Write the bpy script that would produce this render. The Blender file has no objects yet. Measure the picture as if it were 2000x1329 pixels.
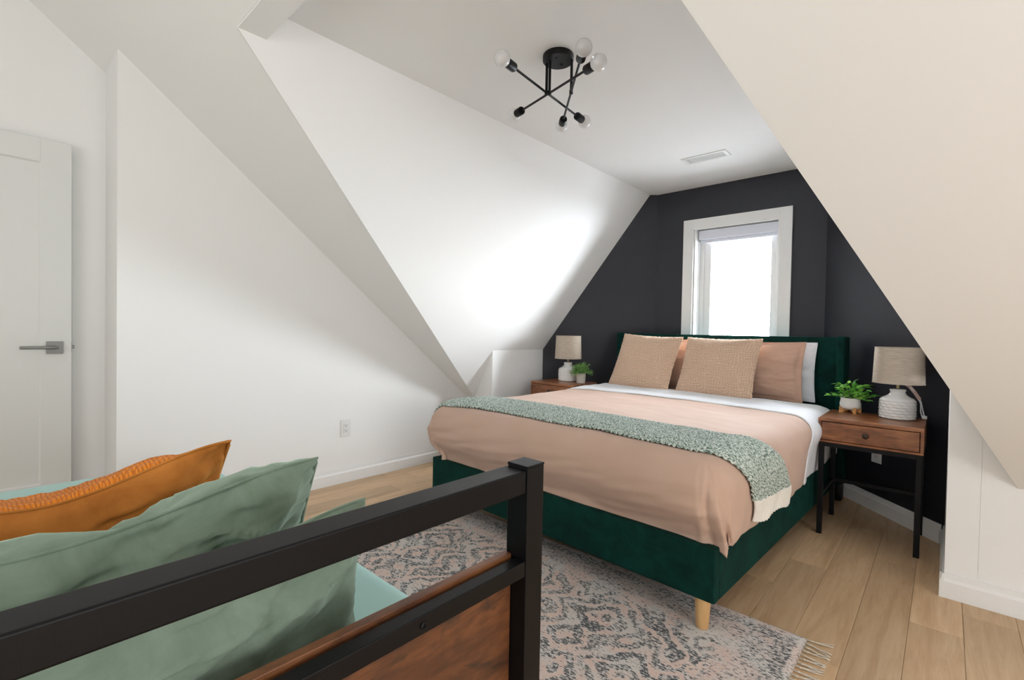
import bpy, bmesh, math, random
from mathutils import Vector, Matrix, noise
from math import sin, cos, pi, radians, sqrt
random.seed(7)
SC = bpy.context.scene
COL = SC.collection

# ------------------------------------------------------------------ camera
# world frame: x = along the headboard wall, y = towards the window wall, z = up (metres)
CAM_H = 1.07
F_PX, PITCH, ROLL, YAW = 933.35, radians(1.082), radians(1.083), radians(42.3)
cam_d = bpy.data.cameras.new('camera'); cam = bpy.data.objects.new('camera', cam_d); COL.objects.link(cam)
cam_d.sensor_width = 36.0; cam_d.lens = F_PX / 2000 * 36.0; cam_d.clip_start = 0.02; cam_d.clip_end = 200
cam.matrix_world = (Matrix.Translation((0, 0, CAM_H)) @ Matrix.Rotation(YAW, 4, 'Z')
                    @ Matrix.Rotation(pi/2 - PITCH, 4, 'X') @ Matrix.Rotation(ROLL, 4, 'Z'))
SC.camera = cam

# ------------------------------------------------------------------ light, view
SC.view_settings.view_transform = 'Standard'; SC.view_settings.look = 'None'
SC.view_settings.gamma = 1.0; SC.view_settings.use_curve_mapping = False
SC.view_settings.exposure = -0.10
W = bpy.data.worlds.new('world'); SC.world = W; W.use_nodes = True
bg = W.node_tree.nodes['Background']; bg.inputs[0].default_value = (0.86, 0.93, 1.0, 1); bg.inputs[1].default_value = 84.0

def area(name, loc, rot, sx, sy, power, color=(1, 1, 1), portal=False):
    d = bpy.data.lights.new(name, 'AREA'); d.shape = 'RECTANGLE'; d.size = sx; d.size_y = sy
    d.energy = power; d.color = color
    o = bpy.data.objects.new(name, d); COL.objects.link(o); o.location = loc; o.rotation_euler = rot
    if portal: d.cycles.is_portal = True
    return o
# daylight enters by the dormer window (portal) and, by a stand-in area light, from unseen windows on the right
area('window_portal', (-1.30, 4.30, 1.40), (radians(-90), 0, 0), 0.70, 1.24, 1.0, portal=True)
area('fill_rear', (-0.5, -2.35, 1.25), (radians(112), 0, 0), 2.6, 1.3, 42.0, (0.97, 0.985, 1.0))  # added fill behind the camera, no window there; tilted up to brighten the ceiling
area('daylight_right', (2.12, 0.3, 1.10), (radians(90), 0, radians(90)), 2.0, 1.3, 40.0, (0.97, 0.985, 1.0))

# ------------------------------------------------------------------ helpers
def lin(c):
    return tuple(((v/255)/12.92 if v/255 <= 0.04045 else ((v/255+0.055)/1.055)**2.4) for v in c) + (1.0,)

class Mat:
    """tiny wrapper to write node materials shortly"""
    def __init__(s, name, color=(128, 128, 128), rough=0.5, metal=0.0, sheen=0.0, spec=0.5, coat=0.0):
        s.m = bpy.data.materials.new(name); s.m.use_nodes = True
        s.t = s.m.node_tree; s.b = s.t.nodes['Principled BSDF']
        s.b.inputs['Base Color'].default_value = lin(color); s.b.inputs['Roughness'].default_value = rough
        s.b.inputs['Metallic'].default_value = metal; s.b.inputs['Specular IOR Level'].default_value = spec
        if sheen:
            s.b.inputs['Sheen Weight'].default_value = sheen; s.b.inputs['Sheen Roughness'].default_value = 0.4
        if coat: s.b.inputs['Coat Weight'].default_value = coat; s.b.inputs['Coat Roughness'].default_value = 0.15
    def n(s, typ, **kw):
        nd = s.t.nodes.new(typ)
        for k, v in kw.items():
            if k in nd.inputs: nd.inputs[k].default_value = v
            else: setattr(nd, k, v)
        return nd
    def l(s, a, b): s.t.links.new(a, b)
    def coord(s, which='Object', scale=(1, 1, 1), rot=(0, 0, 0)):
        tc = s.n('ShaderNodeTexCoord'); mp = s.n('ShaderNodeMapping')
        mp.inputs['Scale'].default_value = scale; mp.inputs['Rotation'].default_value = rot
        s.l(tc.outputs[which], mp.inputs[0]); return mp.outputs[0]
    def noise(s, vec, scale, detail=3, rough=0.5, dist=0.0):
        nd = s.n('ShaderNodeTexNoise'); nd.inputs['Scale'].default_value = scale
        nd.inputs['Detail'].default_value = detail; nd.inputs['Roughness'].default_value = rough
        nd.inputs['Distortion'].default_value = dist; s.l(vec, nd.inputs['Vector']); return nd.outputs['Fac']
    def ramp(s, fac, stops, interp='LINEAR'):
        r = s.n('ShaderNodeValToRGB'); r.color_ramp.interpolation = interp
        e = r.color_ramp.elements
        while len(e) < len(stops): e.new(0.5)
        for el, (p, c) in zip(e, stops):
            el.position = p; el.color = lin(c) if len(c) == 3 else c
        s.l(fac, r.inputs[0]); return r.outputs[0]
    def math(s, op, a, b=None, clamp=False):
        m = s.n('ShaderNodeMath'); m.operation = op; m.use_clamp = clamp
        for i, v in enumerate((a, b)):
            if v is None: continue
            if isinstance(v, (int, float)): m.inputs[i].default_value = v
            else: s.l(v, m.inputs[i])
        return m.outputs[0]
    def mix(s, fac, a, b, mode='MIX'):
        m = s.n('ShaderNodeMix', data_type='RGBA'); m.blend_type = mode
        for i, v in ((0, fac), (6, a), (7, b)):
            if isinstance(v, (int, float)): m.inputs[i].default_value = v
            elif isinstance(v, tuple): m.inputs[i].default_value = lin(v) if len(v) == 3 else v
            else: s.l(v, m.inputs[i])
        return m.outputs[2]
    def base(s, c): s.l(c, s.b.inputs['Base Color']); return s
    def bump(s, h, strength=0.3, dist=0.01):
        b = s.n('ShaderNodeBump'); b.inputs['Strength'].default_value = strength; b.inputs['Distance'].default_value = dist
        s.l(h, b.inputs['Height']); s.l(b.outputs[0], s.b.inputs['Normal']); return s

def grey(v): return (v, v, v, 1.0)

# --- mesh helpers
def link(name, me, mat=None, parent=None, label=None, cat=None, group=None, kind=None, smooth=None):
    o = bpy.data.objects.new(name, me); COL.objects.link(o)
    if mat is not None:
        for m in (mat if isinstance(mat, (list, tuple)) else [mat]):
            me.materials.append(m.m)
    if parent is not None: o.parent = parent
    if label: o['label'] = label
    if cat: o['category'] = cat
    if group: o['group'] = group
    if kind: o['kind'] = kind
    if smooth is not None:
        for p in me.polygons: p.use_smooth = True
        if smooth and smooth < 3.1:
            me.set_sharp_from_angle(angle=smooth)
    return o

def finish(bm, name):
    bmesh.ops.recalc_face_normals(bm, faces=bm.faces)
    me = bpy.data.meshes.new(name); bm.to_mesh(me); bm.free(); return me

def thing(name, label, cat, loc=(0, 0, 0), rotz=0, group=None):
    o = bpy.data.objects.new(name, None); COL.objects.link(o); o.empty_display_size = 0.1
    o.location = loc; o.rotation_euler = (0, 0, rotz); o['label'] = label; o['category'] = cat
    if group: o['group'] = group
    return o

def box(bm, x0, x1, y0, y1, z0, z1, bev=0.0, seg=2):
    r = bmesh.ops.create_cube(bm, size=1.0)
    for v in r['verts']:
        v.co = Vector(((x0+x1)/2 + v.co.x*(x1-x0), (y0+y1)/2 + v.co.y*(y1-y0), (z0+z1)/2 + v.co.z*(z1-z0)))
    if bev > 0:
        es = list({e for v in r['verts'] for e in v.link_edges})
        bmesh.ops.bevel(bm, geom=es, offset=bev, segments=seg, profile=0.6, affect='EDGES')

def boxme(name, *a, **k):
    bm = bmesh.new(); box(bm, *a, **k); return finish(bm, name)

def lathe(bm, prof, n=32, c=(0, 0, 0), axis=None, disp=None):
    """revolve (r,z) profile; axis = direction vector of the lathe axis"""
    M = Matrix.Identity(3)
    if axis is not None:
        M = Vector((0, 0, 1)).rotation_difference(Vector(axis).normalized()).to_matrix()
    c = Vector(c); rings = []
    for i, (r, z) in enumerate(prof):
        if r < 1e-6: rings.append([bm.verts.new(c + M @ Vector((0, 0, z)))]); continue
        ring = []
        for k in range(n):
            a = 2*pi*k/n; rr = r + (disp(a, z, r) if disp else 0)
            ring.append(bm.verts.new(c + M @ Vector((rr*cos(a), rr*sin(a), z))))
        rings.append(ring)
    for A, B in zip(rings[:-1], rings[1:]):
        if len(A) == 1 and len(B) == 1: continue
        for k in range(n):
            k2 = (k+1) % n
            if len(A) == 1: bm.faces.new((A[0], B[k2], B[k]))
            elif len(B) == 1: bm.faces.new((A[k], A[k2], B[0]))
            else: bm.faces.new((A[k], A[k2], B[k2], B[k]))

def rod(bm, p, q, r, n=12):
    p, q = Vector(p), Vector(q); L = (q-p).length
    lathe(bm, [(0, 0), (r, 0), (r, L), (0, L)], n, p, q-p)

def tube(bm, pts, r, n=8, r2=None):
    pts = [Vector(p) for p in pts]; rings = []; up = Vector((0, 0, 1))
    for i, p in enumerate(pts):
        d = (pts[min(i+1, len(pts)-1)] - pts[max(i-1, 0)]).normalized()
        a = d.cross(up)
        if a.length < 1e-3: a = d.cross(Vector((1, 0, 0)))
        a.normalize(); b = d.cross(a).normalized()
        rr = r if r2 is None else r + (r2-r)*i/(len(pts)-1)
        rings.append([bm.verts.new(p + rr*(cos(2*pi*k/n)*a + sin(2*pi*k/n)*b)) for k in range(n)])
    for A, B in zip(rings[:-1], rings[1:]):
        for k in range(n):
            bm.faces.new((A[k], A[(k+1) % n], B[(k+1) % n], B[k]))
    bm.faces.new(rings[0]); bm.faces.new(rings[-1])

def wn(o):
    m_ = o.modifiers.new('weighted_normals', 'WEIGHTED_NORMAL'); m_.mode = 'FACE_AREA'; m_.weight = 100
    return o

def slab(name, pts, outward, t, mat, **kw):
    """flat polygon given by its room-side points, thickened outwards"""
    bm = bmesh.new(); n = Vector(outward).normalized()*t
    a = [bm.verts.new(Vector(p)) for p in pts]; b = [bm.verts.new(Vector(p)+n) for p in pts]
    bm.faces.new(a); bm.faces.new(b[::-1])
    for i in range(len(a)):
        j = (i+1) % len(a); bm.faces.new((a[i], b[i], b[j], a[j]))
    kw.setdefault('kind', 'structure')
    return link(name, finish(bm, name), mat, **kw)

def grid_mesh(name, nu, nv, fn, uv=None, thickness=0.0, matidx=None):
    """fn(i/nu, j/nv) -> point"""
    vs = [fn(i/nu, j/nv) for j in range(nv+1) for i in range(nu+1)]
    fs = [(j*(nu+1)+i, j*(nu+1)+i+1, (j+1)*(nu+1)+i+1, (j+1)*(nu+1)+i) for j in range(nv) for i in range(nu)]
    me = bpy.data.meshes.new(name); me.from_pydata([tuple(v) for v in vs], [], fs)
    if uv:
        ul = me.uv_layers.new(name='UVMap'); data = []
        for f in fs:
            for vi in f:
                j, i = divmod(vi, nu+1); data.extend(uv(i/nu, j/nv))
        ul.data.foreach_set('uv', data)
    return me

def nz(x, y, z=0.0): return noise.noise(Vector((x, y, z)))
def sstep(a, b, x):
    t = min(1, max(0, (x-a)/(b-a))); return t*t*(3-2*t)

# ------------------------------------------------------------------ materials
M = {}
M['wall'] = Mat('white_wall_paint', (243, 243, 241), 0.75, spec=0.25)
v = M['wall'].coord('Object'); M['wall'].bump(M['wall'].noise(v, 260, 3), 0.06, 0.002)
M['dark'] = Mat('charcoal_wall_paint', (38, 39, 46), 0.50, spec=0.4)
v = M['dark'].coord('Object'); M['dark'].bump(M['dark'].noise(v, 220, 3), 0.08, 0.002)
M['trim'] = Mat('white_trim_paint', (238, 238, 236), 0.35)
M['doorp'] = Mat('door_paint', (226, 228, 225), 0.4)
M['plastic'] = Mat('white_plastic', (235, 235, 233), 0.3)
M['dplastic'] = Mat('slot_plastic', (60, 60, 60), 0.5)
M['blind'] = Mat('blind_fabric', (225, 228, 238), 0.6)
M['metal'] = Mat('black_powder_metal', (11, 11, 13), 0.42, spec=0.20)
v = M['metal'].coord('Object'); M['metal'].bump(M['metal'].noise(v, 900, 2), 0.10, 0.001)
M['nickel'] = Mat('brushed_nickel', (128, 128, 126), 0.45, metal=1.0)
M['brass'] = Mat('aged_brass', (150, 140, 110), 0.3, metal=1.0)
M['bronze'] = Mat('dark_bronze', (72, 60, 54), 0.4, metal=0.8)
M['soil'] = Mat('potting_moss', (52, 60, 30), 0.9)

def wood(name, cols, sc, rough=0.45, coat=0.0, rand=False, blotch=0.0, axis=(1, 1, 1)):
    m = Mat(name, cols[0], rough, coat=coat); v = m.coord('Object', axis)
    if rand:
        oi = m.n('ShaderNodeObjectInfo'); add = m.n('ShaderNodeVectorMath'); add.operation = 'ADD'
        comb = m.n('ShaderNodeCombineXYZ')
        m.l(m.math('MULTIPLY', oi.outputs['Random'], 37.0), comb.inputs[0]); m.l(m.math('MULTIPLY', oi.outputs['Random'], 91.0), comb.inputs[1])
        m.l(v, add.inputs[0]); m.l(comb.outputs[0], add.inputs[1]); v = add.outputs[0]
    g = m.noise(v, sc, 6, 0.62, 0.9); f = m.noise(v, sc*5, 3, 0.6, 0.2)
    g2 = m.math('ADD', m.math('MULTIPLY', g, 0.8), m.math('MULTIPLY', f, 0.2))
    c = m.ramp(g2, [(0.30, cols[0]), (0.46, cols[1]), (0.56, cols[2]), (0.72, cols[3])])
    if blotch:
        v2 = m.coord('Object', tuple(a*0.55 if a > 1.5 else a for a in axis))
        b = m.noise(v2, sc*1.3, 4, 0.6, 1.2)
        c = m.mix(m.math('MULTIPLY', m.ramp(b, [(0.55, grey(0)), (0.66, grey(1))]), blotch), c, cols[4])
    if rand:
        hv = m.n('ShaderNodeHueSaturation'); m.l(c, hv.inputs['Color'])
        m.l(m.math('ADD', m.math('MULTIPLY', oi.outputs['Random'], 0.30), 0.84), hv.inputs['Value']); c = hv.outputs[0]
    m.base(c); m.bump(g2, 0.12, 0.002); return m
M['oak'] = wood('oak_floor', [(184, 149, 112), (201, 167, 129), (209, 177, 139), (217, 187, 151)], 3.0, 0.42, rand=True, axis=(9, 0.8, 1))
M['rustic'] = wood('rustic_brown_wood', [(68, 38, 21), (118, 69, 37), (146, 90, 51), (172, 115, 70), (50, 29, 19)], 4.0, 0.38, 0.15, blotch=0.55, axis=(1, 5, 5))
M['rusticb'] = wood('reclaimed_brown_board', [(54, 31, 19), (88, 52, 30), (112, 68, 38), (132, 86, 50), (30, 24, 22)], 5.0, 0.45, 0.05, blotch=0.75, axis=(5, 1, 4.5))
M['beech'] = wood('pale_beech', [(196, 150, 96), (208, 164, 110), (216, 174, 120), (224, 184, 134)], 6.0, 0.4, axis=(4, 4, 0.6))
M['bamboo'] = wood('bamboo', [(186, 126, 66), (204, 146, 84), (214, 158, 96), (224, 172, 112)], 8.0, 0.45, axis=(3, 3, 1))

def velvet(name, c, dark, sheen=0.55):
    m = Mat(name, c, 0.85, sheen=sheen, spec=0.15); v = m.coord('Object')
    g = m.noise(v, 9, 5, 0.65, 0.6)
    m.base(m.ramp(g, [(0.35, dark), (0.62, c)])); m.b.inputs['Sheen Tint'].default_value = lin(tuple(min(255, int(k*1.5+20)) for k in c))
    m.bump(m.noise(v, 400, 2), 0.15, 0.001); return m
M['green'] = velvet('emerald_velvet', (4, 52, 45), (2, 36, 31), 0.12)
M['sage'] = velvet('sage_velvet', (132, 149, 134), (112, 129, 113), 0.5)
M['tanv'] = velvet('amber_velvet', (196, 126, 58), (170, 104, 44), 0.5)

def cloth(name, c, c2, sc=600, rough=0.85, sheen=0.15, b=0.2):
    m = Mat(name, c, rough, sheen=sheen, spec=0.2); v = m.coord('Object')
    m.base(m.ramp(m.noise(v, 3.0, 3), [(0.35, c2), (0.65, c)])); m.bump(m.noise(v, sc, 2), b, 0.001); return m
M['duvet'] = cloth('dusty_rose_cotton', (205, 175, 157), (199, 168, 149))
M['sham'] = cloth('rose_beige_cotton', (198, 162, 142), (191, 154, 133))
M['wsheet'] = cloth('white_cotton', (238, 238, 240), (232, 233, 236))
M['aqua'] = cloth('pale_aqua_cotton', (164, 198, 190), (154, 190, 184))

def waffle(name, c, cd, period, b=0.9):
    m = Mat(name, c, 0.9, sheen=0.2, spec=0.15)
    uv = m.n('ShaderNodeUVMap'); sep = m.n('ShaderNodeSeparateXYZ')
    nzv = m.n('ShaderNodeTexNoise'); nzv.inputs['Scale'].default_value = 14; m.l(uv.outputs[0], nzv.inputs['Vector'])
    ad = m.n('ShaderNodeVectorMath'); ad.operation = 'MULTIPLY_ADD'
    m.l(nzv.outputs['Color'], ad.inputs[0]); ad.inputs[1].default_value = (period*3.2,)*3; m.l(uv.outputs[0], ad.inputs[2])
    m.l(ad.outputs[0], sep.inputs[0])
    sx = m.math('ABSOLUTE', m.math('SINE', m.math('MULTIPLY', sep.outputs[0], pi/period)))
    sy = m.math('ABSOLUTE', m.math('SINE', m.math('MULTIPLY', sep.outputs[1], pi/period)))
    h = m.math('POWER', m.math('MULTIPLY', sx, sy), 0.6)
    fine = m.noise(uv.outputs[0], 420, 2)
    h2 = m.math('ADD', h, m.math('MULTIPLY', fine, 0.6))
    m.base(m.ramp(h2, [(0.12, cd), (0.75, c)])); m.bump(h2, b, 0.006); return m
M['waffle'] = waffle('tan_waffle_weave', (232, 198, 170), (176, 138, 110), 0.0165, 1.0)
M['oknit'] = waffle('orange_knit', (240, 142, 44), (214, 104, 20), 0.0065, 0.8)

# marled sage knit
m = Mat('marled_sage_knit', (150, 165, 150), 0.95, sheen=0.3, spec=0.1)
uv = m.n('ShaderNodeUVMap').outputs[0]
mp = m.n('ShaderNodeMapping'); mp.inputs['Scale'].default_value = (1, 2.2, 1); m.l(uv, mp.inputs[0])
a = m.noise(mp.outputs[0], 120, 3, 0.75)
m.base(m.ramp(a, [(0.36, (48, 68, 58)), (0.44, (112, 134, 120)), (0.50, (178, 194, 184)), (0.58, (232, 238, 232))]))
m.bump(m.noise(mp.outputs[0], 300, 2), 0.6, 0.004); M['knit'] = m
m = Mat('cream_rib_knit', (240, 236, 228), 0.95, sheen=0.2, spec=0.1)
m.bump(m.noise(m.n('ShaderNodeUVMap').outputs[0], 260, 2), 0.5, 0.003); M['cream'] = m

# lamp shade linen
m = Mat('taupe_linen', (186, 172, 156), 0.9, spec=0.1)
v = m.coord('Object', (1, 1, 26)); g = m.noise(v, 26, 4, 0.7)
m.base(m.ramp(g, [(0.3, (160, 146, 130)), (0.7, (200, 187, 171))])); m.bump(g, 0.3, 0.002)
m.b.inputs['Transmission Weight'].default_value = 0.0; M['linen'] = m
M['ceram'] = Mat('white_glazed_ceramic', (232, 230, 226), 0.25, coat=0.3)
M['matpot'] = Mat('matte_white_ceramic', (236, 234, 230), 0.6)
M['greypot'] = cloth('grey_speckled_ceramic', (192, 184, 172), (170, 162, 150), 300)
m = Mat('green_leaf', (84, 150, 48), 0.45, spec=0.4)
oi = m.n('ShaderNodeObjectInfo')
m.base(m.ramp(oi.outputs['Random'], [(0.0, (58, 128, 42)), (0.5, (104, 178, 60)), (1.0, (160, 216, 92))])); M['leaf'] = m
m = Mat('fine_foliage', (70, 120, 50), 0.5)
m.base(m.ramp(m.noise(m.coord('Object'), 40, 2), [(0.35, (58, 108, 44)), (0.65, (128, 172, 84))])); M['fine'] = m
# frosted bulb
m = Mat('frosted_bulb_glass', (245, 245, 245), 0.18, spec=0.6)
m.b.inputs['Transmission Weight'].default_value = 0.35; m.b.inputs['Subsurface Weight'].default_value = 0.0; M['bulb'] = m
# window glass: thin pane
m = Mat('window_glass'); nt = m.t; nt.nodes.remove(m.b)
tr = nt.nodes.new('ShaderNodeBsdfTransparent'); gl = nt.nodes.new('ShaderNodeBsdfGlossy'); gl.inputs['Roughness'].default_value = 0.02
mx = nt.nodes.new('ShaderNodeMixShader'); fr = nt.nodes.new('ShaderNodeFresnel'); fr.inputs[0].default_value = 1.25
nt.links.new(fr.outputs[0], mx.inputs[0]); nt.links.new(tr.outputs[0], mx.inputs[1]); nt.links.new(gl.outputs[0], mx.inputs[2])
nt.links.new(mx.outputs[0], nt.nodes['Material Output'].inputs[0]); M['glass'] = m
M['bark'] = Mat('dark_bark', (25, 24, 24), 0.9)
M['bounce_yard'] = Mat('pale_yard', (240, 240, 242), 0.9)  # ground made near white to bounce daylight up onto the ceiling

# distressed rug
m = Mat('distressed_rug', (190, 170, 160), 0.95, sheen=0.1, spec=0.1)
tc = m.n('ShaderNodeTexCoord'); sep = m.n('ShaderNodeSeparateXYZ'); m.l(tc.outputs['Object'], sep.inputs[0])
wob = m.n('ShaderNodeTexNoise'); wob.inputs['Scale'].default_value = 16; wob.inputs['Detail'].default_value = 4; m.l(tc.outputs['Object'], wob.inputs['Vector'])
wsep = m.n('ShaderNodeSeparateColor'); m.l(wob.outputs['Color'], wsep.inputs[0])
X = m.math('ABSOLUTE', m.math('ADD', sep.outputs[0], m.math('MULTIPLY', m.math('SUBTRACT', wsep.outputs[0], 0.5), 0.07)))
Y = m.math('ABSOLUTE', m.math('ADD', sep.outputs[1], m.math('MULTIPLY', m.math('SUBTRACT', wsep.outputs[1], 0.5), 0.07)))
cmb = m.n('ShaderNodeCombineXYZ'); m.l(X, cmb.inputs[0]); m.l(Y, cmb.inputs[1])
vo = m.n('ShaderNodeTexVoronoi'); vo.distance = 'MANHATTAN'; vo.feature = 'F1'; vo.inputs['Scale'].default_value = 3.1; vo.inputs['Randomness'].default_value = 0.55
m.l(cmb.outputs[0], vo.inputs['Vector'])
vo2 = m.n('ShaderNodeTexVoronoi'); vo2.distance = 'CHEBYCHEV'; vo2.feature = 'F1'; vo2.inputs['Scale'].default_value = 9.0; vo2.inputs['Randomness'].default_value = 0.35
m.l(cmb.outputs[0], vo2.inputs['Vector'])
fld = m.math('FRACT', m.math('ADD', m.math('MULTIPLY', vo.outputs['Distance'], 2.1), m.math('MULTIPLY', vo2.outputs['Distance'], 0.45)))
zone = m.ramp(fld, [(0.0, grey(0.80)), (0.20, grey(0.86)), (0.24, grey(0.10)), (0.44, grey(0.14)), (0.48, grey(0.92)), (0.72, grey(0.84)), (0.76, grey(0.18)), (0.93, grey(0.12)), (0.97, grey(0.75))])
# border bands near the short ends and long sides
ex = m.math('SUBTRACT', 1.075, X); ey = m.math('SUBTRACT', 0.75, Y); ed = m.math('MINIMUM', ex, ey)
band = m.ramp(ed, [(0.0, grey(0.35)), (0.035, grey(0.30)), (0.045, grey(0.75)), (0.085, grey(0.70)), (0.10, grey(0.42)), (0.17, grey(0.48)), (0.19, grey(0.08)), (0.22, grey(0.45))])
inb = m.math('LESS_THAN', ed, 0.23)
zz = m.mix(inb, zone, band)
big = m.noise(tc.outputs['Object'], 5.0, 3)
mp = m.n('ShaderNodeMapping'); mp.inputs['Scale'].default_value = (0.42, 1.0, 1); m.l(tc.outputs['Object'], mp.inputs[0])
fl = m.noise(mp.outputs[0], 170, 2, 0.75)
sz = m.n('ShaderNodeSeparateColor'); m.l(zz, sz.inputs[0])
th = m.math('ADD', m.math('MULTIPLY', sz.outputs[0], 0.22), m.math('MULTIPLY', m.math('SUBTRACT', big, 0.5), 0.22))
dk = m.math('MULTIPLY', m.math('SUBTRACT', m.math('ADD', fl, th), 0.615), 11.0, clamp=True)
pink = m.ramp(m.noise(tc.outputs['Object'], 7.0, 2), [(0.38, (214, 208, 202)), (0.55, (222, 194, 182)), (0.70, (226, 206, 194))])
lightc = m.mix(m.math('MULTIPLY', sz.outputs[0], 0.9), pink, (214, 212, 209))
darkc = m.ramp(m.noise(tc.outputs['Object'], 6.0, 1), [(0.4, (84, 88, 92)), (0.6, (110, 108, 106))])
wh = m.noise(mp.outputs[0], 150, 2, 0.6)
c = m.mix(dk, lightc, darkc)
c = m.mix(m.math('MULTIPLY', m.math('SUBTRACT', wh, 0.56), 6.0, clamp=True), c, (220, 217, 212))
m.base(c); m.bump(fl, 0.5, 0.004); M['rug'] = m
M['fringe'] = cloth('ivory_cotton_yarn', (222, 212, 196), (206, 196, 180), 300)

# ------------------------------------------------------------------ room shell
XL, XH = -3.065, -3.42           # wall with the outlet, wall behind the open door
YW = 4.104                       # window wall
KL, KR = -2.76, 0.017            # dormer knee walls
HC, HH = 2.33, 2.235             # dormer ceiling, header underside
YH0, YH1 = 0.66, 0.766
def zS1(y): return 2.245 - 0.818*(y-0.66)
T = 0.08
# floor with planks
fl_o = slab('floor', [(-3.6, -2.6, -0.014), (2.3, -2.6, -0.014), (2.3, 4.3, -0.014), (-3.6, 4.3, -0.014)], (0, 0, -1), 0.08, M['oak'])
PW = 0.1512
plank_meshes = {}
def plank_me(L):
    k = round(L, 2)
    if k not in plank_meshes:
        bm = bmesh.new(); c = 0.0012; w = PW/2-0.0004; l = L/2-0.0005
        o_ = [(-w, -l), (w, -l), (w, l), (-w, l)]
        bot = [bm.verts.new((x, y, -0.014)) for x, y in o_]
        mid = [bm.verts.new((x, y, -c)) for x, y in o_]
        top = [bm.verts.new((x-math.copysign(c, x), y-math.copysign(c, y), 0)) for x, y in o_]
        for A, B in ((bot, mid), (mid, top)):
            for i in range(4): bm.faces.new((A[i], A[(i+1) % 4], B[(i+1) % 4], B[i]))
        bm.faces.new(top)
        me = finish(bm, 'plank'); me.materials.append(M['oak'].m); plank_meshes[k] = me
    return plank_meshes[k]
rp = random.Random(3)
x = -3.42; row = 0
XOFF = -0.2295 - round((-0.2295+3.42)/PW)*PW
x = XOFF
while x < 1.1:
    y = -2.2 + rp.choice([0, -0.4, -0.8, -0.2, -1.1])
    yend = 4.1
    fx = {-0.3807: 3.25, -0.5319: 2.60, -0.0783: 2.35}      # end joints seen in the photograph
    for k_, v_ in fx.items():
        if abs(x-k_) < 0.02: y = v_ - 4.2
    while y < yend:
        L = rp.choice([1.2, 1.5, 1.8, 0.9, 1.35])
        if any(abs(x-k_) < 0.02 for k_ in fx): L = 1.4
        if y+L > yend: L = max(0.2, round(yend-y, 1))
        xc, yc = x+PW/2, y+L/2
        if yc+L/2 > -2.4:
            o = bpy.data.objects.new('plank', plank_me(L)); COL.objects.link(o); o.location = (xc, yc, 0); o.parent = fl_o
        y += L
    x += PW

# walls
slab('wall_left', [(XL, 0.436, -0.01), (XL, 2.8, -0.01), (XL, 2.8, zS1(2.8)+.02), (XL, 0.436, zS1(0.436)+.02)], (-1, 0, 0), 0.12, M['wall'])
slab('wall_left_return', [(XL-0.1195, 0.436, -0.01), (XL-0.1195, 0.436, zS1(0.436)+.02), (XH, 0.436, zS1(0.436)+.02), (XH, 0.436, -0.01)], (0, 1, 0), 0.12, M['wall'])
slab('wall_hall', [(XH, 0.55, 0), (XH, 0.55, zS1(0.55)), (XH, -0.3, 3.03), (XH, -2.6, 3.03), (XH, -2.6, 0)], (-1, 0, 0), 0.1, M['wall'])
slab('wall_eave_left', [(XL, 2.8, 0), (KL-0.0995, 2.8, 0), (KL-0.0995, 2.8, 0.713), (-2.97, 2.8, zS1(2.8)), (XL, 2.8, zS1(2.8))], (0, 1, 0), 0.1, M['wall'])
slab('wall_knee_left', [(KL, 2.8, -0.01), (KL, 3.46, -0.01), (KL, 3.46, 0.906), (KL, 2.8, 0.906)], (-1, 0, 0), 0.1, M['wall'])
def on_line(xa, ya, xb, yb, x): return ya + (yb-ya)*(x-xa)/(xb-xa)
ych = on_line(KL, 3.46, -1.974, YW, -2.03)
slab('wall_chamfer_left', [(KL, 3.46, 0), (-1.974, YW, 0), (-1.974, YW, HC), (-2.03, ych, HC), (KL, 3.46, 0.906)], (-0.63, 0.77, 0), 0.1, M['dark'])
slab('wall_chamfer_right', [(-0.663, YW, 0), (KR, 3.354, 0), (KR, 3.354, 0.87), (-0.663, YW, 2.21), (-0.663, YW, HC)][:4], (0.74, 0.67, 0), 0.1, M['dark'])
# window wall with an opening
OX0, OX1, OZ0, OZ1 = -1.632, -0.973, 0.92, 1.985
bm = bmesh.new()
for (x0, x1, z0, z1) in ((-1.974, OX0, 0, HC), (OX1, -0.663, 0, HC), (OX0, OX1, 0, OZ0), (OX0, OX1, OZ1, HC)):
    box(bm, x0, x1, YW, YW+0.2, z0, z1)
link('wall_window', finish(bm, 'wall_window'), M['dark'], kind='structure')
slab('wall_knee_right', [(KR, 3.354, -0.01), (KR, 2.68, -0.01), (KR, 2.68, 0.87), (KR, 3.354, 0.87)], (1, 0, 0), 0.1, M['wall'])
slab('wall_eave_right', [(KR+0.0995, 2.68, -0.01), (2.2, 2.68, -0.01), (2.2, 2.68, 0.51), (0.232, 2.68, 0.51), (KR+0.0995, 2.68, 0.72)], (0, 1, 0), 0.1, M['wall'])
slab('wall_right', [(2.2, -2.6, 0), (2.2, 2.68, 0), (2.2, 2.68, 0.5), (2.2, 0.66, 2.245), (2.2, -0.3, 3.03), (2.2, -2.6, 3.03)], (1, 0, 0), 0.1, M['wall'])
slab('wall_back', [(XH, -2.5, 0), (2.2, -2.5, 0), (2.2, -2.5, 3.03), (XH, -2.5, 3.03)], (0, -1, 0), 0.1, M['wall'])

# ceilings
nS1 = Vector((0, 0.818, 1))
slab('ceiling_slope_left', [(XH-0.05, 0.66, zS1(0.66)), (-2.075, 0.66, zS1(0.66)), (-2.97, 2.8, zS1(2.8)), (XL-0.05, 2.8, zS1(2.8)), (XH-0.05, 1.4, zS1(1.4))], nS1, T, M['wall'])
slab('ceiling_slope_rear', [(XH-0.05, 0.66, zS1(0.66)), (2.25, 0.66, zS1(0.66)), (2.25, -0.3, 3.03), (XH-0.05, -0.3, 3.03)], nS1, T, M['wall'])
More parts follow.
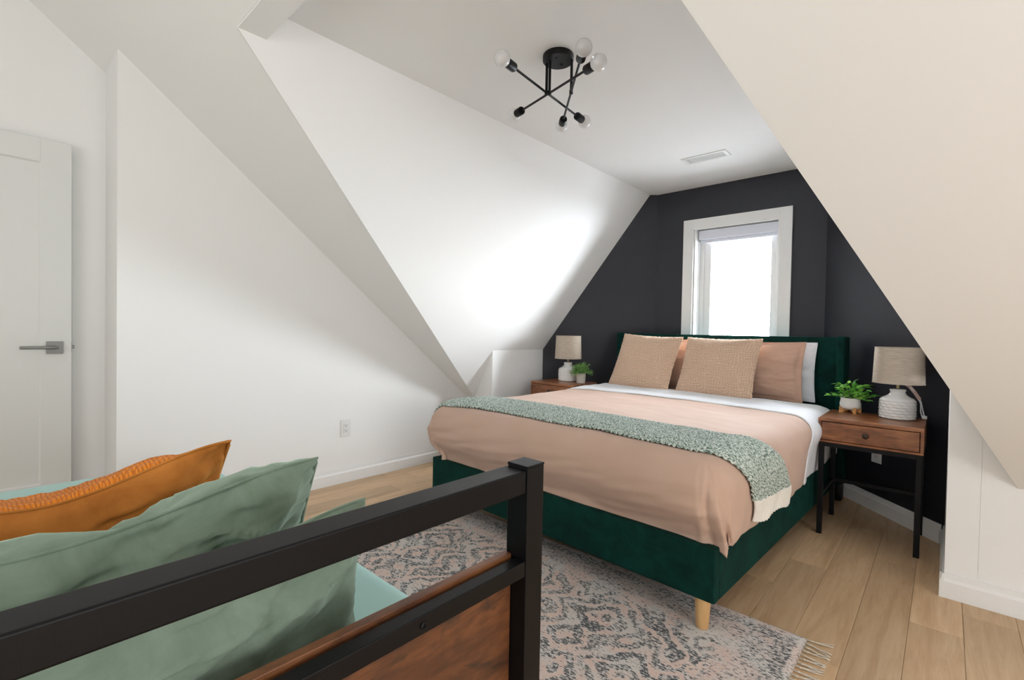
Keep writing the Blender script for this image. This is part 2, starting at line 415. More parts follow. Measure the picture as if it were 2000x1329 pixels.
# right main slope, its free edge is the hip of the dormer
hr0 = (-0.680, 0.66, 2.236); hr1 = (0.232, 2.71, 0.472)
slab('ceiling_slope_right', [hr0, hr1, (2.25, 2.71, 0.472), (2.25, 0.66, 2.236)], (0, 0.86, 1), T*0.4, M['wall'])
slab('ceiling_ridge', [(XH-0.05, -0.3, 3.03), (2.25, -0.3, 3.03), (2.25, -2.6, 3.03), (XH-0.05, -2.6, 3.03)], (0, 0, 1), T, M['wall'])
slab('ceiling', [(-2.03, YH1-0.1, HC), (-0.728, YH1-0.1, HC), (-0.728, YW, HC), (-1.974, YW, HC), (-2.03, ych, HC)], (0, 0, 1), T, M['wall'])
slab('ceiling_dormer_left', [(-2.03, YH0, HC), (-2.03, ych, HC), (KL, 3.46, 0.906), (KL, 2.8, 0.906), (-2.97, 2.8, zS1(2.8)), (-2.078, YH0, HH)], (-1.95, 0, 1), T*0.5, M['wall'])
slab('ceiling_dormer_right', [(-0.728, YH0, HC), hr0, hr1, (KR, 2.71, 0.88), (KR, 3.354, 0.87), (-0.663, YW, 2.205), (-0.728, YW, HC)], (1.96, 0, 1), T*0.3, M['wall'])
slab('ceiling_header', [(-2.0795, YH0+.001, HH), (-0.66, YH0+.001, HH), (-0.66, YH1, HH), (-2.0795, YH1, HH)], (0, 0, 1), 0.14, M['wall'])

# baseboards
def baseboard(name, p, q, inward, h=0.10, t=0.014):
    p, q = Vector(p), Vector(q); n = Vector(inward).normalized()
    prof = [(0, 0), (t, 0), (t, h*0.68), (t*0.8, h*0.74), (t*0.55, h*0.80), (t*0.4, h), (0, h)]
    bm = bmesh.new(); A = []; B = []
    for (d, z) in prof:
        A.append(bm.verts.new(p + n*d + Vector((0, 0, z)))); B.append(bm.verts.new(q + n*d + Vector((0, 0, z))))
    bm.faces.new(A); bm.faces.new(B[::-1])
    for i in range(len(prof)):
        j = (i+1) % len(prof); bm.faces.new((A[i], B[i], B[j], A[j]))
    return link(name, finish(bm, name), M['trim'], kind='structure')
e = 0.0006
baseboard('baseboard_left', (XL+e, 0.436, 0), (XL+e, 2.8, 0), (1, 0, 0))
baseboard('baseboard_left_return', (XL, 0.436-e, 0), (XH+0.014, 0.436-e, 0), (0, -1, 0))
baseboard('baseboard_eave_left', (XL+0.015, 2.8-e, 0), (KL, 2.8-e, 0), (0, -1, 0))
baseboard('baseboard_knee_left', (KL+e, 2.786, 0), (KL+e, 3.45, 0), (1, 0, 0))
baseboard('baseboard_chamfer_left', (KL+0.01, 3.46, 0), (-1.97, YW-0.008, 0), (0.63, -0.77, 0))
baseboard('baseboard_window', (-1.96, YW-e, 0), (-0.67, YW-e, 0), (0, -1, 0))
baseboard('baseboard_chamfer_right', (-0.67, YW-0.006, 0), (KR-0.012, 3.358, 0), (-0.74, -0.67, 0))
baseboard('baseboard_knee_right', (KR-e, 3.35, 0), (KR-e, 2.68-0.014, 0), (-1, 0, 0))
baseboard('baseboard_eave_right', (KR-0.014, 2.68-e, 0), (2.2, 2.68-e, 0), (0, -1, 0))
baseboard('baseboard_hall', (XH+e, 0.42, 0), (XH+e, -2.5, 0), (1, 0, 0))

# ------------------------------------------------------------------ window
def frame_ring(bm, x0, x1, z0, z1, y0, y1, w, bev=0.0015, wb=None, wt=None):
    wb = w if wb is None else wb; wt = w if wt is None else wt
    box(bm, x0, x0+w, y0, y1, z0, z1, bev, 1); box(bm, x1-w, x1, y0, y1, z0, z1, bev, 1)
    box(bm, x0+w, x1-w, y0, y1, z1-wt, z1, bev, 1); box(bm, x0+w, x1-w, y0, y1, z0, z0+wb, bev, 1)
win = bpy.data.objects.new('window_1', None); COL.objects.link(win); win['kind'] = 'structure'; win.location = (-1.3025, YW, 1.45)
def at_win(o): o.location = (1.3025, -YW, -1.45); return o
bm = bmesh.new(); frame_ring(bm, -1.722, -0.884, 0.83, 2.056, YW-0.019, YW, 0.088)
at_win(link('casing', finish(bm, 'casing'), M['trim'], win))
bm = bmesh.new(); frame_ring(bm, OX0-0.001, OX1+0.001, OZ0-0.001, OZ1+0.001, YW-0.002, YW+0.19, 0.012)
at_win(link('jamb', finish(bm, 'jamb'), M['trim'], win))
at_win(link('sill', boxme('sill', OX0+0.012, OX1-0.012, YW-0.03, YW+0.11, OZ0+0.012, OZ0+0.03, bev=0.003), M['trim'], win))
bm = bmesh.new(); frame_ring(bm, OX0+0.011, OX1-0.011, OZ0+0.011, OZ1-0.011, YW+0.115, YW+0.17, 0.035)
at_win(link('outer_frame', finish(bm, 'outer_frame'), M['trim'], win))
bm = bmesh.new(); frame_ring(bm, OX0+0.046, OX1-0.030, OZ0+0.046, OZ1-0.046, YW+0.125, YW+0.165, 0.055, wt=0.055)
at_win(link('sash', finish(bm, 'sash'), M['trim'], win))
at_win(link('pane', boxme('pane', OX0+0.10, OX1-0.084, YW+0.143, YW+0.147, OZ0+0.10, OZ1-0.10), M['glass'], win))
bl = thing('roller_blind', 'white roller blind cassette rolled up at the top of the window recess', 'blind', (-1.3, YW+0.07, 1.89))
def rel(o, t):
    o.location = -t.location; return o
rel(link('cassette', boxme('cassette', OX0+0.016, OX1-0.016, YW+0.05, YW+0.112, 1.888, 1.969, bev=0.008, seg=3), M['blind'], bl, smooth=0.6), bl)
rel(link('hem_bar', boxme('hem_bar', OX0+0.03, OX1-0.03, YW+0.075, YW+0.10, 1.862, 1.887, bev=0.004), M['blind'], bl), bl)

# ------------------------------------------------------------------ outside
slab('ground', [(-14, 4.6, -3.0), (12, 4.6, -3.0), (12, 30, -3.0), (-14, 30, -3.0)], (0, 0, -1), 0.2, M['bounce_yard'])
def tree(loc, h, seed, label):
    rt = random.Random(seed); t = thing('bare_tree', label, 'tree', loc, 0, 'bare trees outside the window')
    segs = []
    def grow(p, d, L, r, lvl):
        q = p + d*L; segs.append((p, q, r, r*0.7, lvl))
        if lvl >= 7: return
        n = 2 if lvl < 2 else rt.choice([2, 3, 3])
        for k in range(n):
            nd = (d + Vector((rt.uniform(-.75, .75), rt.uniform(-.75, .75), rt.uniform(-.15, .55)))).normalized()
            grow(q, nd, L*rt.uniform(.66, .86), r*0.72, lvl+1)
    grow(Vector((0, 0, 0)), Vector((0.03, 0, 1)), h*0.26, 0.055, 0)
    for nm, lo, hi in (('trunk', 0, 1), ('branches', 2, 9)):
        bm = bmesh.new()
        for p, q, a, b, l in segs:
            if lo <= l <= hi: tube(bm, [p, q], a, 4, b)
        o = link(nm, finish(bm, nm), M['bark'], t)
        if nm == 'branches': o['kind'] = 'stuff'
tree((-6.0, 11.5, -3.0), 7.6, 4, 'bare leafless tree outside, left one seen through the window pane')
tree((-1.4, 13.5, -3.0), 7.4, 11, 'bare leafless tree outside, right one seen through the window pane')

# ------------------------------------------------------------------ door
dr = bpy.data.objects.new('door_1', None); COL.objects.link(dr); dr['kind'] = 'structure'; dr.location = (-3.37, -0.47, 0.01); dr.rotation_euler = (0, 0, radians(0.6))
DW, DH = 0.765, 1.975
bm = bmesh.new(); t0, t1 = -0.017, 0.018; st = 0.115
box(bm, t0, t1, 0, st, 0, DH, 0.001, 1); box(bm, t0, t1, DW-st, DW, 0, DH, 0.001, 1)
box(bm, t0, t1, st, DW-st, DH-st, DH, 0.001, 1); box(bm, t0, t1, st, DW-st, 0, 0.24, 0.001, 1)
link('door_leaf', finish(bm, 'door_leaf'), M['doorp'], dr)
link('door_panel', boxme('door_panel', -0.008, 0.010, st-0.002, DW-st+0.002, 0.238, DH-st+0.002), M['doorp'], dr)
bm = bmesh.new(); z0_, z1_, y0_, y1_ = 0.24, DH-st, st, DW-st; w_ = 0.007
for P4 in (((y0_, z0_), (y1_, z0_), (y1_-w_, z0_+w_), (y0_+w_, z0_+w_)), ((y1_, z0_), (y1_, z1_), (y1_-w_, z1_-w_), (y1_-w_, z0_+w_)),
           ((y1_, z1_), (y0_, z1_), (y0_+w_, z1_-w_), (y1_-w_, z1_-w_)), ((y0_, z1_), (y0_, z0_), (y0_+w_, z0_+w_), (y0_+w_, z1_-w_))):
    hs = (t1-0.001, t1-0.001, 0.0102, 0.0102)
    a_ = [bm.verts.new((h_, p_[0], p_[1])) for h_, p_ in zip(hs, P4)]; b_ = [bm.verts.new((0.0095, p_[0], p_[1])) for p_ in P4]
    bm.faces.new(a_); bm.faces.new(b_[::-1])
    for i in range(4): bm.faces.new((a_[i], b_[i], b_[(i+1) % 4], a_[(i+1) % 4]))
link('panel_moulding', finish(bm, 'panel_moulding'), M['doorp'], dr)
dh = link('door_handle', boxme('door_handle', t1, t1+0.008, DW-0.095, DW-0.032, 0.90, 0.963, bev=0.0015), M['nickel'], dr)
bm = bmesh.new(); rod(bm, (t1+0.006, DW-0.063, 0.932), (t1+0.045, DW-0.063, 0.932), 0.010, 16)
box(bm, t1+0.038, t1+0.050, DW-0.19, DW-0.052, 0.925, 0.941, 0.004, 2)
link('lever', finish(bm, 'lever'), M['nickel'], dh, smooth=0.6)
bm = bmesh.new(); box(bm, -0.012, 0.012, DW, DW+0.0015, 0.905, 0.96); box(bm, -0.006, 0.006, DW, DW+0.012, 0.925, 0.942, 0.002, 1)
link('latch', finish(bm, 'latch'), M['nickel'], dr)

# ------------------------------------------------------------------ outlets, vent
def outlet(loc, rotz, label, deco=True):
    o = thing('wall_outlet', label, 'outlet', loc, rotz)
    link('cover_plate', boxme('cover_plate', -0.036, 0.036, -0.006, 0, -0.058, 0.058, bev=0.002), M['plastic'], o)
    rc = link('receptacle', boxme('receptacle', -0.0165, 0.0165, -0.009, -0.005, -0.034, 0.034, bev=0.001), M['plastic'], o)
    bm = bmesh.new()
    for z in (-0.017, 0.017):
        box(bm, -0.0075, -0.0055, -0.0096, -0.0088, z-0.003, z+0.006); box(bm, 0.0055, 0.0075, -0.0096, -0.0088, z-0.003, z+0.006)
        box(bm, -0.002, 0.002, -0.0096, -0.0088, z-0.010, z-0.006)
    link('slots', finish(bm, 'slots'), M['dplastic'], rc)
outlet((XL, 1.672, 0.377), radians(90), 'white wall outlet on the white wall left of the green bed')
outlet((-0.30, 3.704, 0.355), math.atan2(-0.679, 0.75)-0.0+0.0, 'pale wall outlet on the dark wall behind the right nightstand')
vt = thing('ceiling_vent', 'white louvered air register in the dormer ceiling near the window', 'vent', (-1.30, 3.435, HC))
bm = bmesh.new(); box(bm, -0.155, 0.155, -0.068, -0.045, -0.006, 0, 0.0015, 1); box(bm, -0.155, 0.155, 0.045, 0.068, -0.006, 0, 0.0015, 1)
box(bm, -0.155, -0.128, -0.045, 0.045, -0.006, 0, 0.0015, 1); box(bm, 0.128, 0.155, -0.045, 0.045, -0.006, 0, 0.0015, 1)
link('vent_frame', finish(bm, 'vent_frame'), M['plastic'], vt)
link('vent_backing', boxme('vent_backing', -0.13, 0.13, -0.046, 0.046, -0.0018, 0), M['plastic'], vt)
lme = None
for i in range(6):
    if lme is None:
        bm = bmesh.new(); box(bm, -0.127, 0.127, -0.0055, 0.0055, -0.001, 0.0005); lme = finish(bm, 'louver'); lme.materials.append(M['plastic'].m)
    o = bpy.data.objects.new('louver', lme); COL.objects.link(o); o.parent = vt; o.location = (0, -0.036+0.0145*i, -0.0045); o.rotation_euler = (radians(7), 0, 0)

# ------------------------------------------------------------------ ceiling light
cl = thing('ceiling_light', 'black metal ceiling light with three crossed arms and six white globe bulbs', 'light', (-1.345, 1.755, HC))
def cp(*p): return Vector(p) - cl.location
bm = bmesh.new(); lathe(bm, [(0, 0), (0.068, 0), (0.070, -0.003), (0.070, -0.024), (0.067, -0.027), (0, -0.027)], 48)
link('canopy', finish(bm, 'canopy'), M['metal'], cl, smooth=0.6)
for (dx, dy) in ((0.012, -0.03), (-0.005, 0.03)):
    bm = bmesh.new(); lathe(bm, [(0, -0.027), (0.005, -0.027), (0.004, -0.031), (0, -0.032)], 10, (dx, dy, 0))
    link('screw', finish(bm, 'screw'), M['metal'], cl, smooth=0.6)
rods = [((-1.362, 1.405, 2.172), (-1.432, 2.104, 2.172), (-1.395, 1.737)),
        ((-1.690, 1.842, 2.190), (-1.033, 1.606, 2.124), (-1.370, 1.727)),
        ((-1.545, 2.058, 2.168), (-1.048, 1.525, 2.150), (-1.290, 1.785))]
for A, B, hub in rods:
    A, B = Vector(A), Vector(B); d = (B-A).normalized()
    tt = ((Vector((hub[0], hub[1], 0)) - Vector((A.x, A.y, 0))).dot(Vector((d.x, d.y, 0)))) / (d.x**2+d.y**2)
    H = A + d*tt
    bm = bmesh.new(); rod(bm, cp(*(A+d*0.075)), cp(*(B-d*0.075)), 0.0052, 12); lathe(bm, [(0, -0.011), (0.0085, -0.008), (0.0085, 0.008), (0, 0.011)], 14, cp(*H))
    arm = link('arm', finish(bm, 'arm'), M['metal'], cl, smooth=0.6)
    bm = bmesh.new(); rod(bm, cp(H.x, H.y, H.z), cp(H.x, H.y, HC-0.025), 0.0062, 12)
    link('stem', finish(bm, 'stem'), M['metal'], cl, smooth=0.6)
    for P_, s in ((A, 1), (B, -1)):
        dd = d*s  # from bulb to the hub
        bm = bmesh.new()
        lathe(bm, [(0.0, 0.028), (0.0175, 0.028), (0.0195, 0.030), (0.0195, 0.078), (0.0175, 0.082), (0.008, 0.083), (0.008, 0.090), (0, 0.090)], 24, cp(*P_), dd)
        link('socket', finish(bm, 'socket'), M['metal'], arm, smooth=0.6)
        bm = bmesh.new(); R_ = 0.0325
        pr = [(0, -R_)] + [(R_*sin(a), -R_*cos(a)) for a in [k*pi/16 for k in range(1, 13)]] + [(0.0150, 0.033), (0.0145, 0.045)]
        lathe(bm, pr, 32, cp(*P_), dd)
        link('bulb', finish(bm, 'bulb'), M['bulb'], cl, smooth=3.14)

# ------------------------------------------------------------------ rug
rug = thing('area_rug', 'distressed pink and grey woven rug with ivory fringe under the foot of the green bed', 'rug', (-1.395, 1.20, 0))
RL, RW = 1.06, 0.75
def rugf(u, v):
    x = (u-.5)*2*RL; y = (v-.5)*2*RW
    ed = min(RL-abs(x), RW-abs(y)); z = 0.0075*min(1, 0.15+ed/0.012) + 0.0006*nz(x*14, y*14)
    return (x, y + 0.004*nz(x*3, 5), z)
ro = link('woven_field', grid_mesh('woven_field', 160, 110, rugf), M['rug'], rug, smooth=3.14)
tm = []
for k in range(7):
    bm = bmesh.new(); rr = random.Random(k+50); bend = rr.uniform(-.02, .02)
    for s in range(4):
        pts = []; o1 = rr.uniform(-.011, .011); ph = rr.uniform(0, 6)
        for i in range(7):
            a = i/6; spread = sstep(0.25, 1, a)
            pts.append((0.078*a*rr.uniform(.96, 1.04), bend*a*a + o1*spread + 0.0025*sin(ph+a*5), 0.0045 - 0.0018*a + 0.002*abs(sin(ph+a*4))*(1-a*.5)))
        tube(bm, pts, 0.0019, 5, 0.0011)
    lathe(bm, [(0, -.003), (.004, -.001), (.004, .002), (0, .004)], 6, (0.017, 0, 0.005))
    me = finish(bm, 'tassel'); me.materials.append(M['fringe'].m)
    for p in me.polygons: p.use_smooth = True
    tm.append(me)
rr = random.Random(5)
for side in (1, -1):
    n = 58
    for i in range(n):
        o = bpy.data.objects.new('tassel', rr.choice(tm)); COL.objects.link(o); o.parent = rug
        o.location = (side*(RL-0.002), -RW+0.012 + (2*RW-0.024)*i/(n-1), 0); o.rotation_euler = (0, 0, (0 if side > 0 else pi) + rr.uniform(-.16, .16))

# ------------------------------------------------------------------ green bed
BO = Vector((-1.396, 1.732, 0)); BR = radians(-2.2)
BM = Matrix.Translation(BO) @ Matrix.Rotation(BR, 4, 'Z')
bed = thing('upholstered_bed', 'emerald velvet bed frame with winged headboard below the window', 'bed', BO, BR)
HWB = 0.823; RT, RB = 0.322, 0.128
def soft_box(name, x0, x1, y0, y1, z0, z1, bev, mat, parent, seg=3, **kw):
    return wn(link(name, boxme(name, x0, x1, y0, y1, z0, z1, bev=bev, seg=seg), mat, parent, smooth=3.14, **kw))
soft_box('foot_rail', -HWB, HWB, 0, 0.042, RB, RT, 0.007, M['green'], bed)
for s in (-1, 1):
    a, b = sorted((s*HWB, s*(HWB-0.042)))
    soft_box('side_rail', a, b, 0.0425, 2.055, RB, RT, 0.007, M['green'], bed)
soft_box('platform', -0.78, 0.78, 0.043, 2.055, 0.20, 0.262, 0.002, M['metal'], bed, 1)
for sx in (-1, 1):
    bm = bmesh.new(); lathe(bm, [(0, 0), (0.020, 0), (0.022, 0.003), (0.029, RB-0.0085), (0, RB-0.0085)], 28, (sx*0.765, 0.045, 0.0085))
    bm2 = link('leg', finish(bm, 'leg'), M['beech'], bed, smooth=0.6, label='tapered natural wood foot leg')
# headboard: back board, channel panels, wings, rear legs
soft_box('headboard_back', -0.80, 0.80, 2.112, 2.150, 0.16, 1.062, 0.006, M['green'], bed)
xs = [-0.792, -0.62, -0.32, 0.0, 0.32, 0.62, 0.792]
for a, b in zip(xs[:-1], xs[1:]):
    soft_box('headboard_panel', a+0.0004, b-0.0004, 2.058, 2.1115, 0.20, 1.068, 0.005, M['green'], bed)
for s in (-1, 1):
    bm = bmesh.new(); a, b = sorted((s*0.793, s*0.840)); box(bm, a, b, 1.985, 2.150, 0.115, 1.074, 0.013, 4)
    wn(link('headboard_wing', finish(bm, 'headboard_wing'), M['green'], bed, smooth=3.14))
    bm = bmesh.new(); a, b = sorted((s*0.797, s*0.836)); box(bm, a, b, 2.04, 2.12, 0.0, 0.1145, 0.008, 2)
    link('leg', finish(bm, 'leg'), M['metal'], bed, smooth=0.7, label='black rear leg below headboard wing')

# mattress with white sheet
def rb(x0, x1, y0, y1, z0, z1, bev, seg=5):
    return boxme('m', x0, x1, y0, y1, z0, z1, bev=bev, seg=seg)
mt = thing('mattress', 'white sheeted mattress on the green bed, showing beside the pillows', 'mattress', BO + Vector((0, 0, 0.262)), BR)
def mfn():
    bm = bmesh.new(); box(bm, -0.775, 0.775, 0.05, 2.052, 0.0, 0.335, 0.045, 5)
    return finish(bm, 'mattress_core')
link('mattress_core', mfn(), M['wsheet'], mt, smooth=0.8)
def sheet_drop(u, v):   # fitted/top sheet hanging by the head end on the right and left
    pass

# drape surface of the duvet, in bed coordinates
TOP = 0.636; RAD = 0.11; AX = 0.852-RAD; AY = 0.07          # inner rectangle |x|<AX, y>AY
def drape(s, t, off=0.0, wr=1.0):
    cx_ = max(-AX, min(AX, s)); cy_ = max(AY, t)
    dx, dy = s-cx_, t-cy_
    if abs(dx) < 1e-9 and abs(dy) < 1e-9:
        L = 0; ux = uy = 0
    else:
        e_ = 7.0; L = (abs(dx)**e_ + abs(dy)**e_)**(1/e_); h = sqrt(dx*dx+dy*dy); ux, uy = dx/h, dy/h
    r = RAD
    if L < r*pi/2: hh = r*sin(L/r); d = r*(1-cos(L/r)); nr, nzv = sin(L/r), cos(L/r)
    else: hh = r; d = r + (L-r*pi/2); nr, nzv = 1.0, 0.0
    corner = min(1, 4*ux*ux*uy*uy) if L > 0 else 0
    # foot tuck behind the foot rail, slight swell on the way down
    swell = 0.012*sin(min(1, d/0.3)*pi)
    tuck = 0.0
    if dy < 0: tuck = 0.070*sstep(0.16, 0.31, d)*(1-0.5*corner)*(uy*uy)
    hh += swell - tuck + corner*0.022*sstep(0.1, 0.35, d)
    x = cx_ + ux*hh; y = cy_ + uy*hh; z = TOP - d + 0.030*corner*sstep(.2, .42, d)
    if dx > 0: x += 0.022*corner*sstep(0.12, 0.35, d); y += 0.060*corner*sstep(0.12, 0.35, d)
    elif dy < 0: x += 0.085*corner*sstep(0.16, 0.33, d); y += 0.03*corner*sstep(0.16, 0.33, d)
    x -= (1 if dx > 0 else -1 if dx < 0 else 0)*0.044*sstep(0.95, 1.25, t)*sstep(0.02, 0.2, d)
    # crown, softness
    z += 0.007*(1-(min(1, abs(s)/AX))**2) - 0.010*sstep(1.2, 0.1, t)*0.5
    # wrinkles
    w = 0.0
    if L > 0:
        if abs(dy) > 0 and abs(uy) > .7:   # foot face: long, nearly horizontal ripples
            w += 0.010*nz(s*2.6, d*20+s*2.4, 1)*sstep(0.0, 0.10, d) + 0.006*nz(s*6, d*38+s*4, 3)*sstep(.05, .15, d)
        if abs(ux) > .5:
            w += 0.010*nz(t*6+d*3, d*4, 7)*sstep(0.03, 0.2, d) + 0.005*nz(t*15+d*8, d*7, 9)*sstep(0.03, 0.2, d)
        an = math.atan2(dy, dx)
        w += corner*0.016*sin(an*13+s*0.1)*sstep(0.05, 0.28, d)
        w += corner*0.006*nz(an*9, d*9, 5)
    w += 0.0045*nz(s*3.2+t*1.5, t*4.2, 2) + 0.0022*nz(s*8+t*5, t*12, 6)
    w *= wr
    n = Vector((ux*nr, uy*nr, nzv)) if L > 0 else Vector((0, 0, 1))
    return Vector((x, y, z)) + n*(w+off)
def bumpy_end(s): return 0.010*nz(s*4, 3.1) + 0.004*nz(s*15, 1.7)
duv = thing('duvet', 'dusty rose duvet with a white turned back edge on the green bed', 'bedding', BO, BR)
SMAX = AX + 0.365; TMIN = AY - 0.405; THEAD = 1.56
def duv_f(u, v):
    s = (u-.5)*2; s = s*SMAX
    # concentrate rows
    t = TMIN + (THEAD-TMIN)*v
    hem = 0.015*nz(t*2.2, 9.0) + 0.006*nz(t*9, 4.0)
    if abs(s) > AX: s = math.copysign(AX + (abs(s)-AX)*(1+hem*3), s)
    return drape(s, t)
me = grid_mesh('duvet_cover', 260, 230, duv_f, uv=lambda u, v: (u*2.4, v*2.2))
o = link('duvet_cover', me, M['duvet'], duv, smooth=3.14)
md = o.modifiers.new('thick', 'SOLIDIFY'); md.thickness = 0.010; md.offset = -1
def fold_f(u, v):
    s = (u-.5)*2*(AX+0.375)
    side = sstep(AX-0.05, AX+0.30, abs(s))
    t0 = 1.300 - 0.03*sstep(.5, .8, abs(s)) - 0.20*side + 0.012*nz(s*3, 8) ; t1 = 1.80 - 0.03*side
    t = t0 + (t1-t0)*v
    off = 0.008 + 0.008*sin(min(1, v*5)*pi*0.5)*1.0 - 0.012*sstep(.8, 1, v)
    if v < 0.02: off = 0.006
    return drape(s, t, off, 0.8) + Vector((0, 0, 0.004*nz(s*5, t*9, 3)))
me = grid_mesh('turned_back_edge', 220, 50, fold_f, uv=lambda u, v: (u*2.4, v*.5))
o = link('turned_back_edge', me, M['wsheet'], duv, smooth=3.14, label='white underside of the duvet folded back below the pillows')
md = o.modifiers.new('thick', 'SOLIDIFY'); md.thickness = 0.006; md.offset = -1
# top sheet side drop by the head
def sd_f(u, v):
    t = 1.25 + 0.80*u; d = 0.34*v
    x = 0.779 + 0.030*sin(min(1, d/0.05)*pi/2) + 0.010*nz(t*9, d*3) + 0.006*sin(t*26)*v
    return (x, t, 0.262+0.300+0.02 - d*1.0 + 0.0)
me = grid_mesh('hanging_sheet', 60, 24, sd_f); o = link('hanging_sheet', me, M['wsheet'], mt, smooth=3.14); o.location = (0, 0, -0.262)
md = o.modifiers.new('thick', 'SOLIDIFY'); md.thickness = 0.003; md.offset = -1

# knitted throw
thr = thing('knit_throw', 'chunky marled sage green knit throw laid across the foot end of the rose duvet', 'throw', BO, BR)
def thr_bounds(s):
    f = 0.070 + 0.012*nz(s*2.5, 1) - 0.05*sstep(-.45, -.86, s) + 0.17*sstep(.70, 1.06, s)
    b = 0.412 + 0.010*nz(s*2.2, 7) + 0.30*sstep(.66, 1.10, s)
    return f, b
def thr_point(s, v, knit=True, end=False):
    f, b = thr_bounds(s); t = f + (b-f)*v
    q = 2*v-1; off = 0.006 + 0.020*(1-abs(q)**5)**0.5 + 0.004*nz(s*5, v*3, 4)
    if knit:
        k1 = s*2*pi/0.022; k2 = v*(0.35)*2*pi/0.018
        off += 0.0040*(0.6*sin(k2+0.9*sin(k1)) + 0.6*cos(k1*1.0)*cos(k2*0.5)) + 0.0022*nz(s*110, v*45)
    else:
        off += 0.0028*sin(v*0.40*2*pi/0.021)
    return drape(s, t, off, 1.0)
S0, S1 = -1.02, 0.985
def thr_f(u, v):
    s = S0 + (S1-S0)*u + (0.035*v)*sstep(.9, 1, u)
    return thr_point(s, v)
me = grid_mesh('knitted_body', 620, 110, thr_f, uv=lambda u, v: (u*2.0, v*.35))
o = link('knitted_body', me, M['knit'], thr, smooth=3.14)
md = o.modifiers.new('thick', 'SOLIDIFY'); md.thickness = 0.004; md.offset = -1
def thr_e(u, v):
    s = S1-0.002 + 0.085*u + 0.035*v + 0.010*u*sin(v*9)
    return thr_point(s, v, knit=False) + Vector((0.003, 0, 0))
me = grid_mesh('ribbed_end', 20, 160, thr_e, uv=lambda u, v: (u*.09, v*.45))
o = link('ribbed_end', me, M['cream'], thr, smooth=3.14, label='cream ribbed end band of the throw')
md = o.modifiers.new('thick', 'SOLIDIFY'); md.thickness = 0.005; md.offset = -1

# ------------------------------------------------------------------ pillows
def pillow(name, label, cat, w, h, t, mats, Mx, seed, pinch=0.07, wr=0.006, flange=0.0, sag=0.0, group=None, res=64, pw=2.6, rough_edge=0.0, crease=1.0):
    """mats = (front, back). local x = width, z = height, front = -y. Mx = world matrix of the lower middle"""
    root = thing(name, label, cat, Mx.to_translation(), 0, group)
    root.matrix_world = Mx
    n = res; vs = []; idx = {}
    def P_(u, v, side):
        au, av = abs(u), abs(v)
        iu, iv = min(1, au/(1-flange)), min(1, av/(1-flange))
        T_ = (max(0, 1-iu**pw)**0.55) * (max(0, 1-iv**pw)**0.55) * t/2
        x = u*w/2*(1-pinch*(1-av**2)**1.0*au**2); z = v*h/2*(1-pinch*(1-au**2)*av**2)
        z -= sag*(0.5+0.5*cos(pi*au))*sstep(0.0, 1, v)
        edge = 1-max(au, av)
        f = 1 if T_ > 1e-5 else 0
        cr = crease*wr*nz(u*2.5+seed, v*2.5, side*3) + 0.4*wr*nz(u*7+seed, v*7, side*5)
        # radial creases from corners/edges
        an = math.atan2(v, u)
        cr += wr*0.7*sin(an*9+seed*2+3*nz(u*2, v*2, seed))*sstep(0.35, 0.9, max(au, av))*sstep(0, .12, edge)
        rg = max(0.0, 1-abs(nz(u*2.2+v*1.2+seed, v*3.0-u*1.0+seed, 11+side))*5.0)
        cr += crease*wr*0.55*rg*rg*sstep(0, .2, edge) + 0.25*wr*nz(u*15, v*15+seed, side)
        y = side*(T_ + cr*f) - side*0.0
        if f == 0: y = 0.004*nz(u*6+seed, v*6)*(1 if flange > 0 else 0.3) + side*0.0008
        x += rough_edge*nz(v*22, u*3+seed)*sstep(.9, 1, au); z += rough_edge*nz(u*22, v*3+seed, 2)*sstep(.9, 1, av)
        return (x, y, h/2+z)
    fs = []; mi = []
    verts = []
    for side in (-1, 1):
        for j in range(n+1):
            for i in range(n+1):
                a = -1+2*i/n; b = -1+2*j/n
                # denser sampling to the edges
                a = math.copysign(1-(1-abs(a))**1.5, a) if a else 0; b = math.copysign(1-(1-abs(b))**1.5, b) if b else 0
                bd = (i in (0, n)) or (j in (0, n))
                if side == 1 and bd: idx[(side, i, j)] = idx[(-1, i, j)]; continue
                idx[(side, i, j)] = len(verts); p = P_(a, b, side)
                if bd: p = (p[0], 0.004*nz(a*6+seed, b*6)*(1 if flange > 0 else 0.2), p[2])
                verts.append(p)
        for j in range(n):
            for i in range(n):
                q = (idx[(side, i, j)], idx[(side, i+1, j)], idx[(side, i+1, j+1)], idx[(side, i, j+1)])
                fs.append(q if side == -1 else q[::-1]); mi.append(0 if side == -1 else 1)
    me = bpy.data.meshes.new('pillow_cover'); me.from_pydata(verts, [], fs)
    ul = me.uv_layers.new(name='UVMap'); data = []
    for p in me.polygons:
        for vi in p.vertices: data.extend((verts[vi][0], verts[vi][2]))
    ul.data.foreach_set('uv', data)
    two = mats[0] is not mats[1]
    if two:
        bm = bmesh.new(); bm.from_mesh(me)
    for k, p in enumerate(me.polygons):
        p.material_index = mi[k] if two else 0
    if two: bm.free()
    o = link('pillow_cover', me, list(mats) if two else mats[0], root, smooth=3.14)
    # piping seam
    bm = bmesh.new(); loop = []
    N = 40
    for k in range(4*N):
        q, r_ = divmod(k, N); f = -1+2*r_/N
        a, b = ((f, -1), (1, f), (-f, 1), (-1, -f))[q]
        p = P_(a, b, -1); loop.append((p[0], 0.0, p[2]))
    loop.append(loop[0]); tube(bm, loop, 0.0028, 6)
    link('seam', finish(bm, 'seam'), mats[1], root, smooth=3.14)
    return root
def bedpose(x, y, z, lean, yaw=0.0, tilt=0.0):
    # lean > 0 : top falls back towards +y ; front faces the foot (-y)
    return BM @ Matrix.Translation((x, y, z)) @ Matrix.Rotation(yaw, 4, 'Z') @ Matrix.Rotation(tilt, 4, 'Y') @ Matrix.Rotation(-lean, 4, 'X')
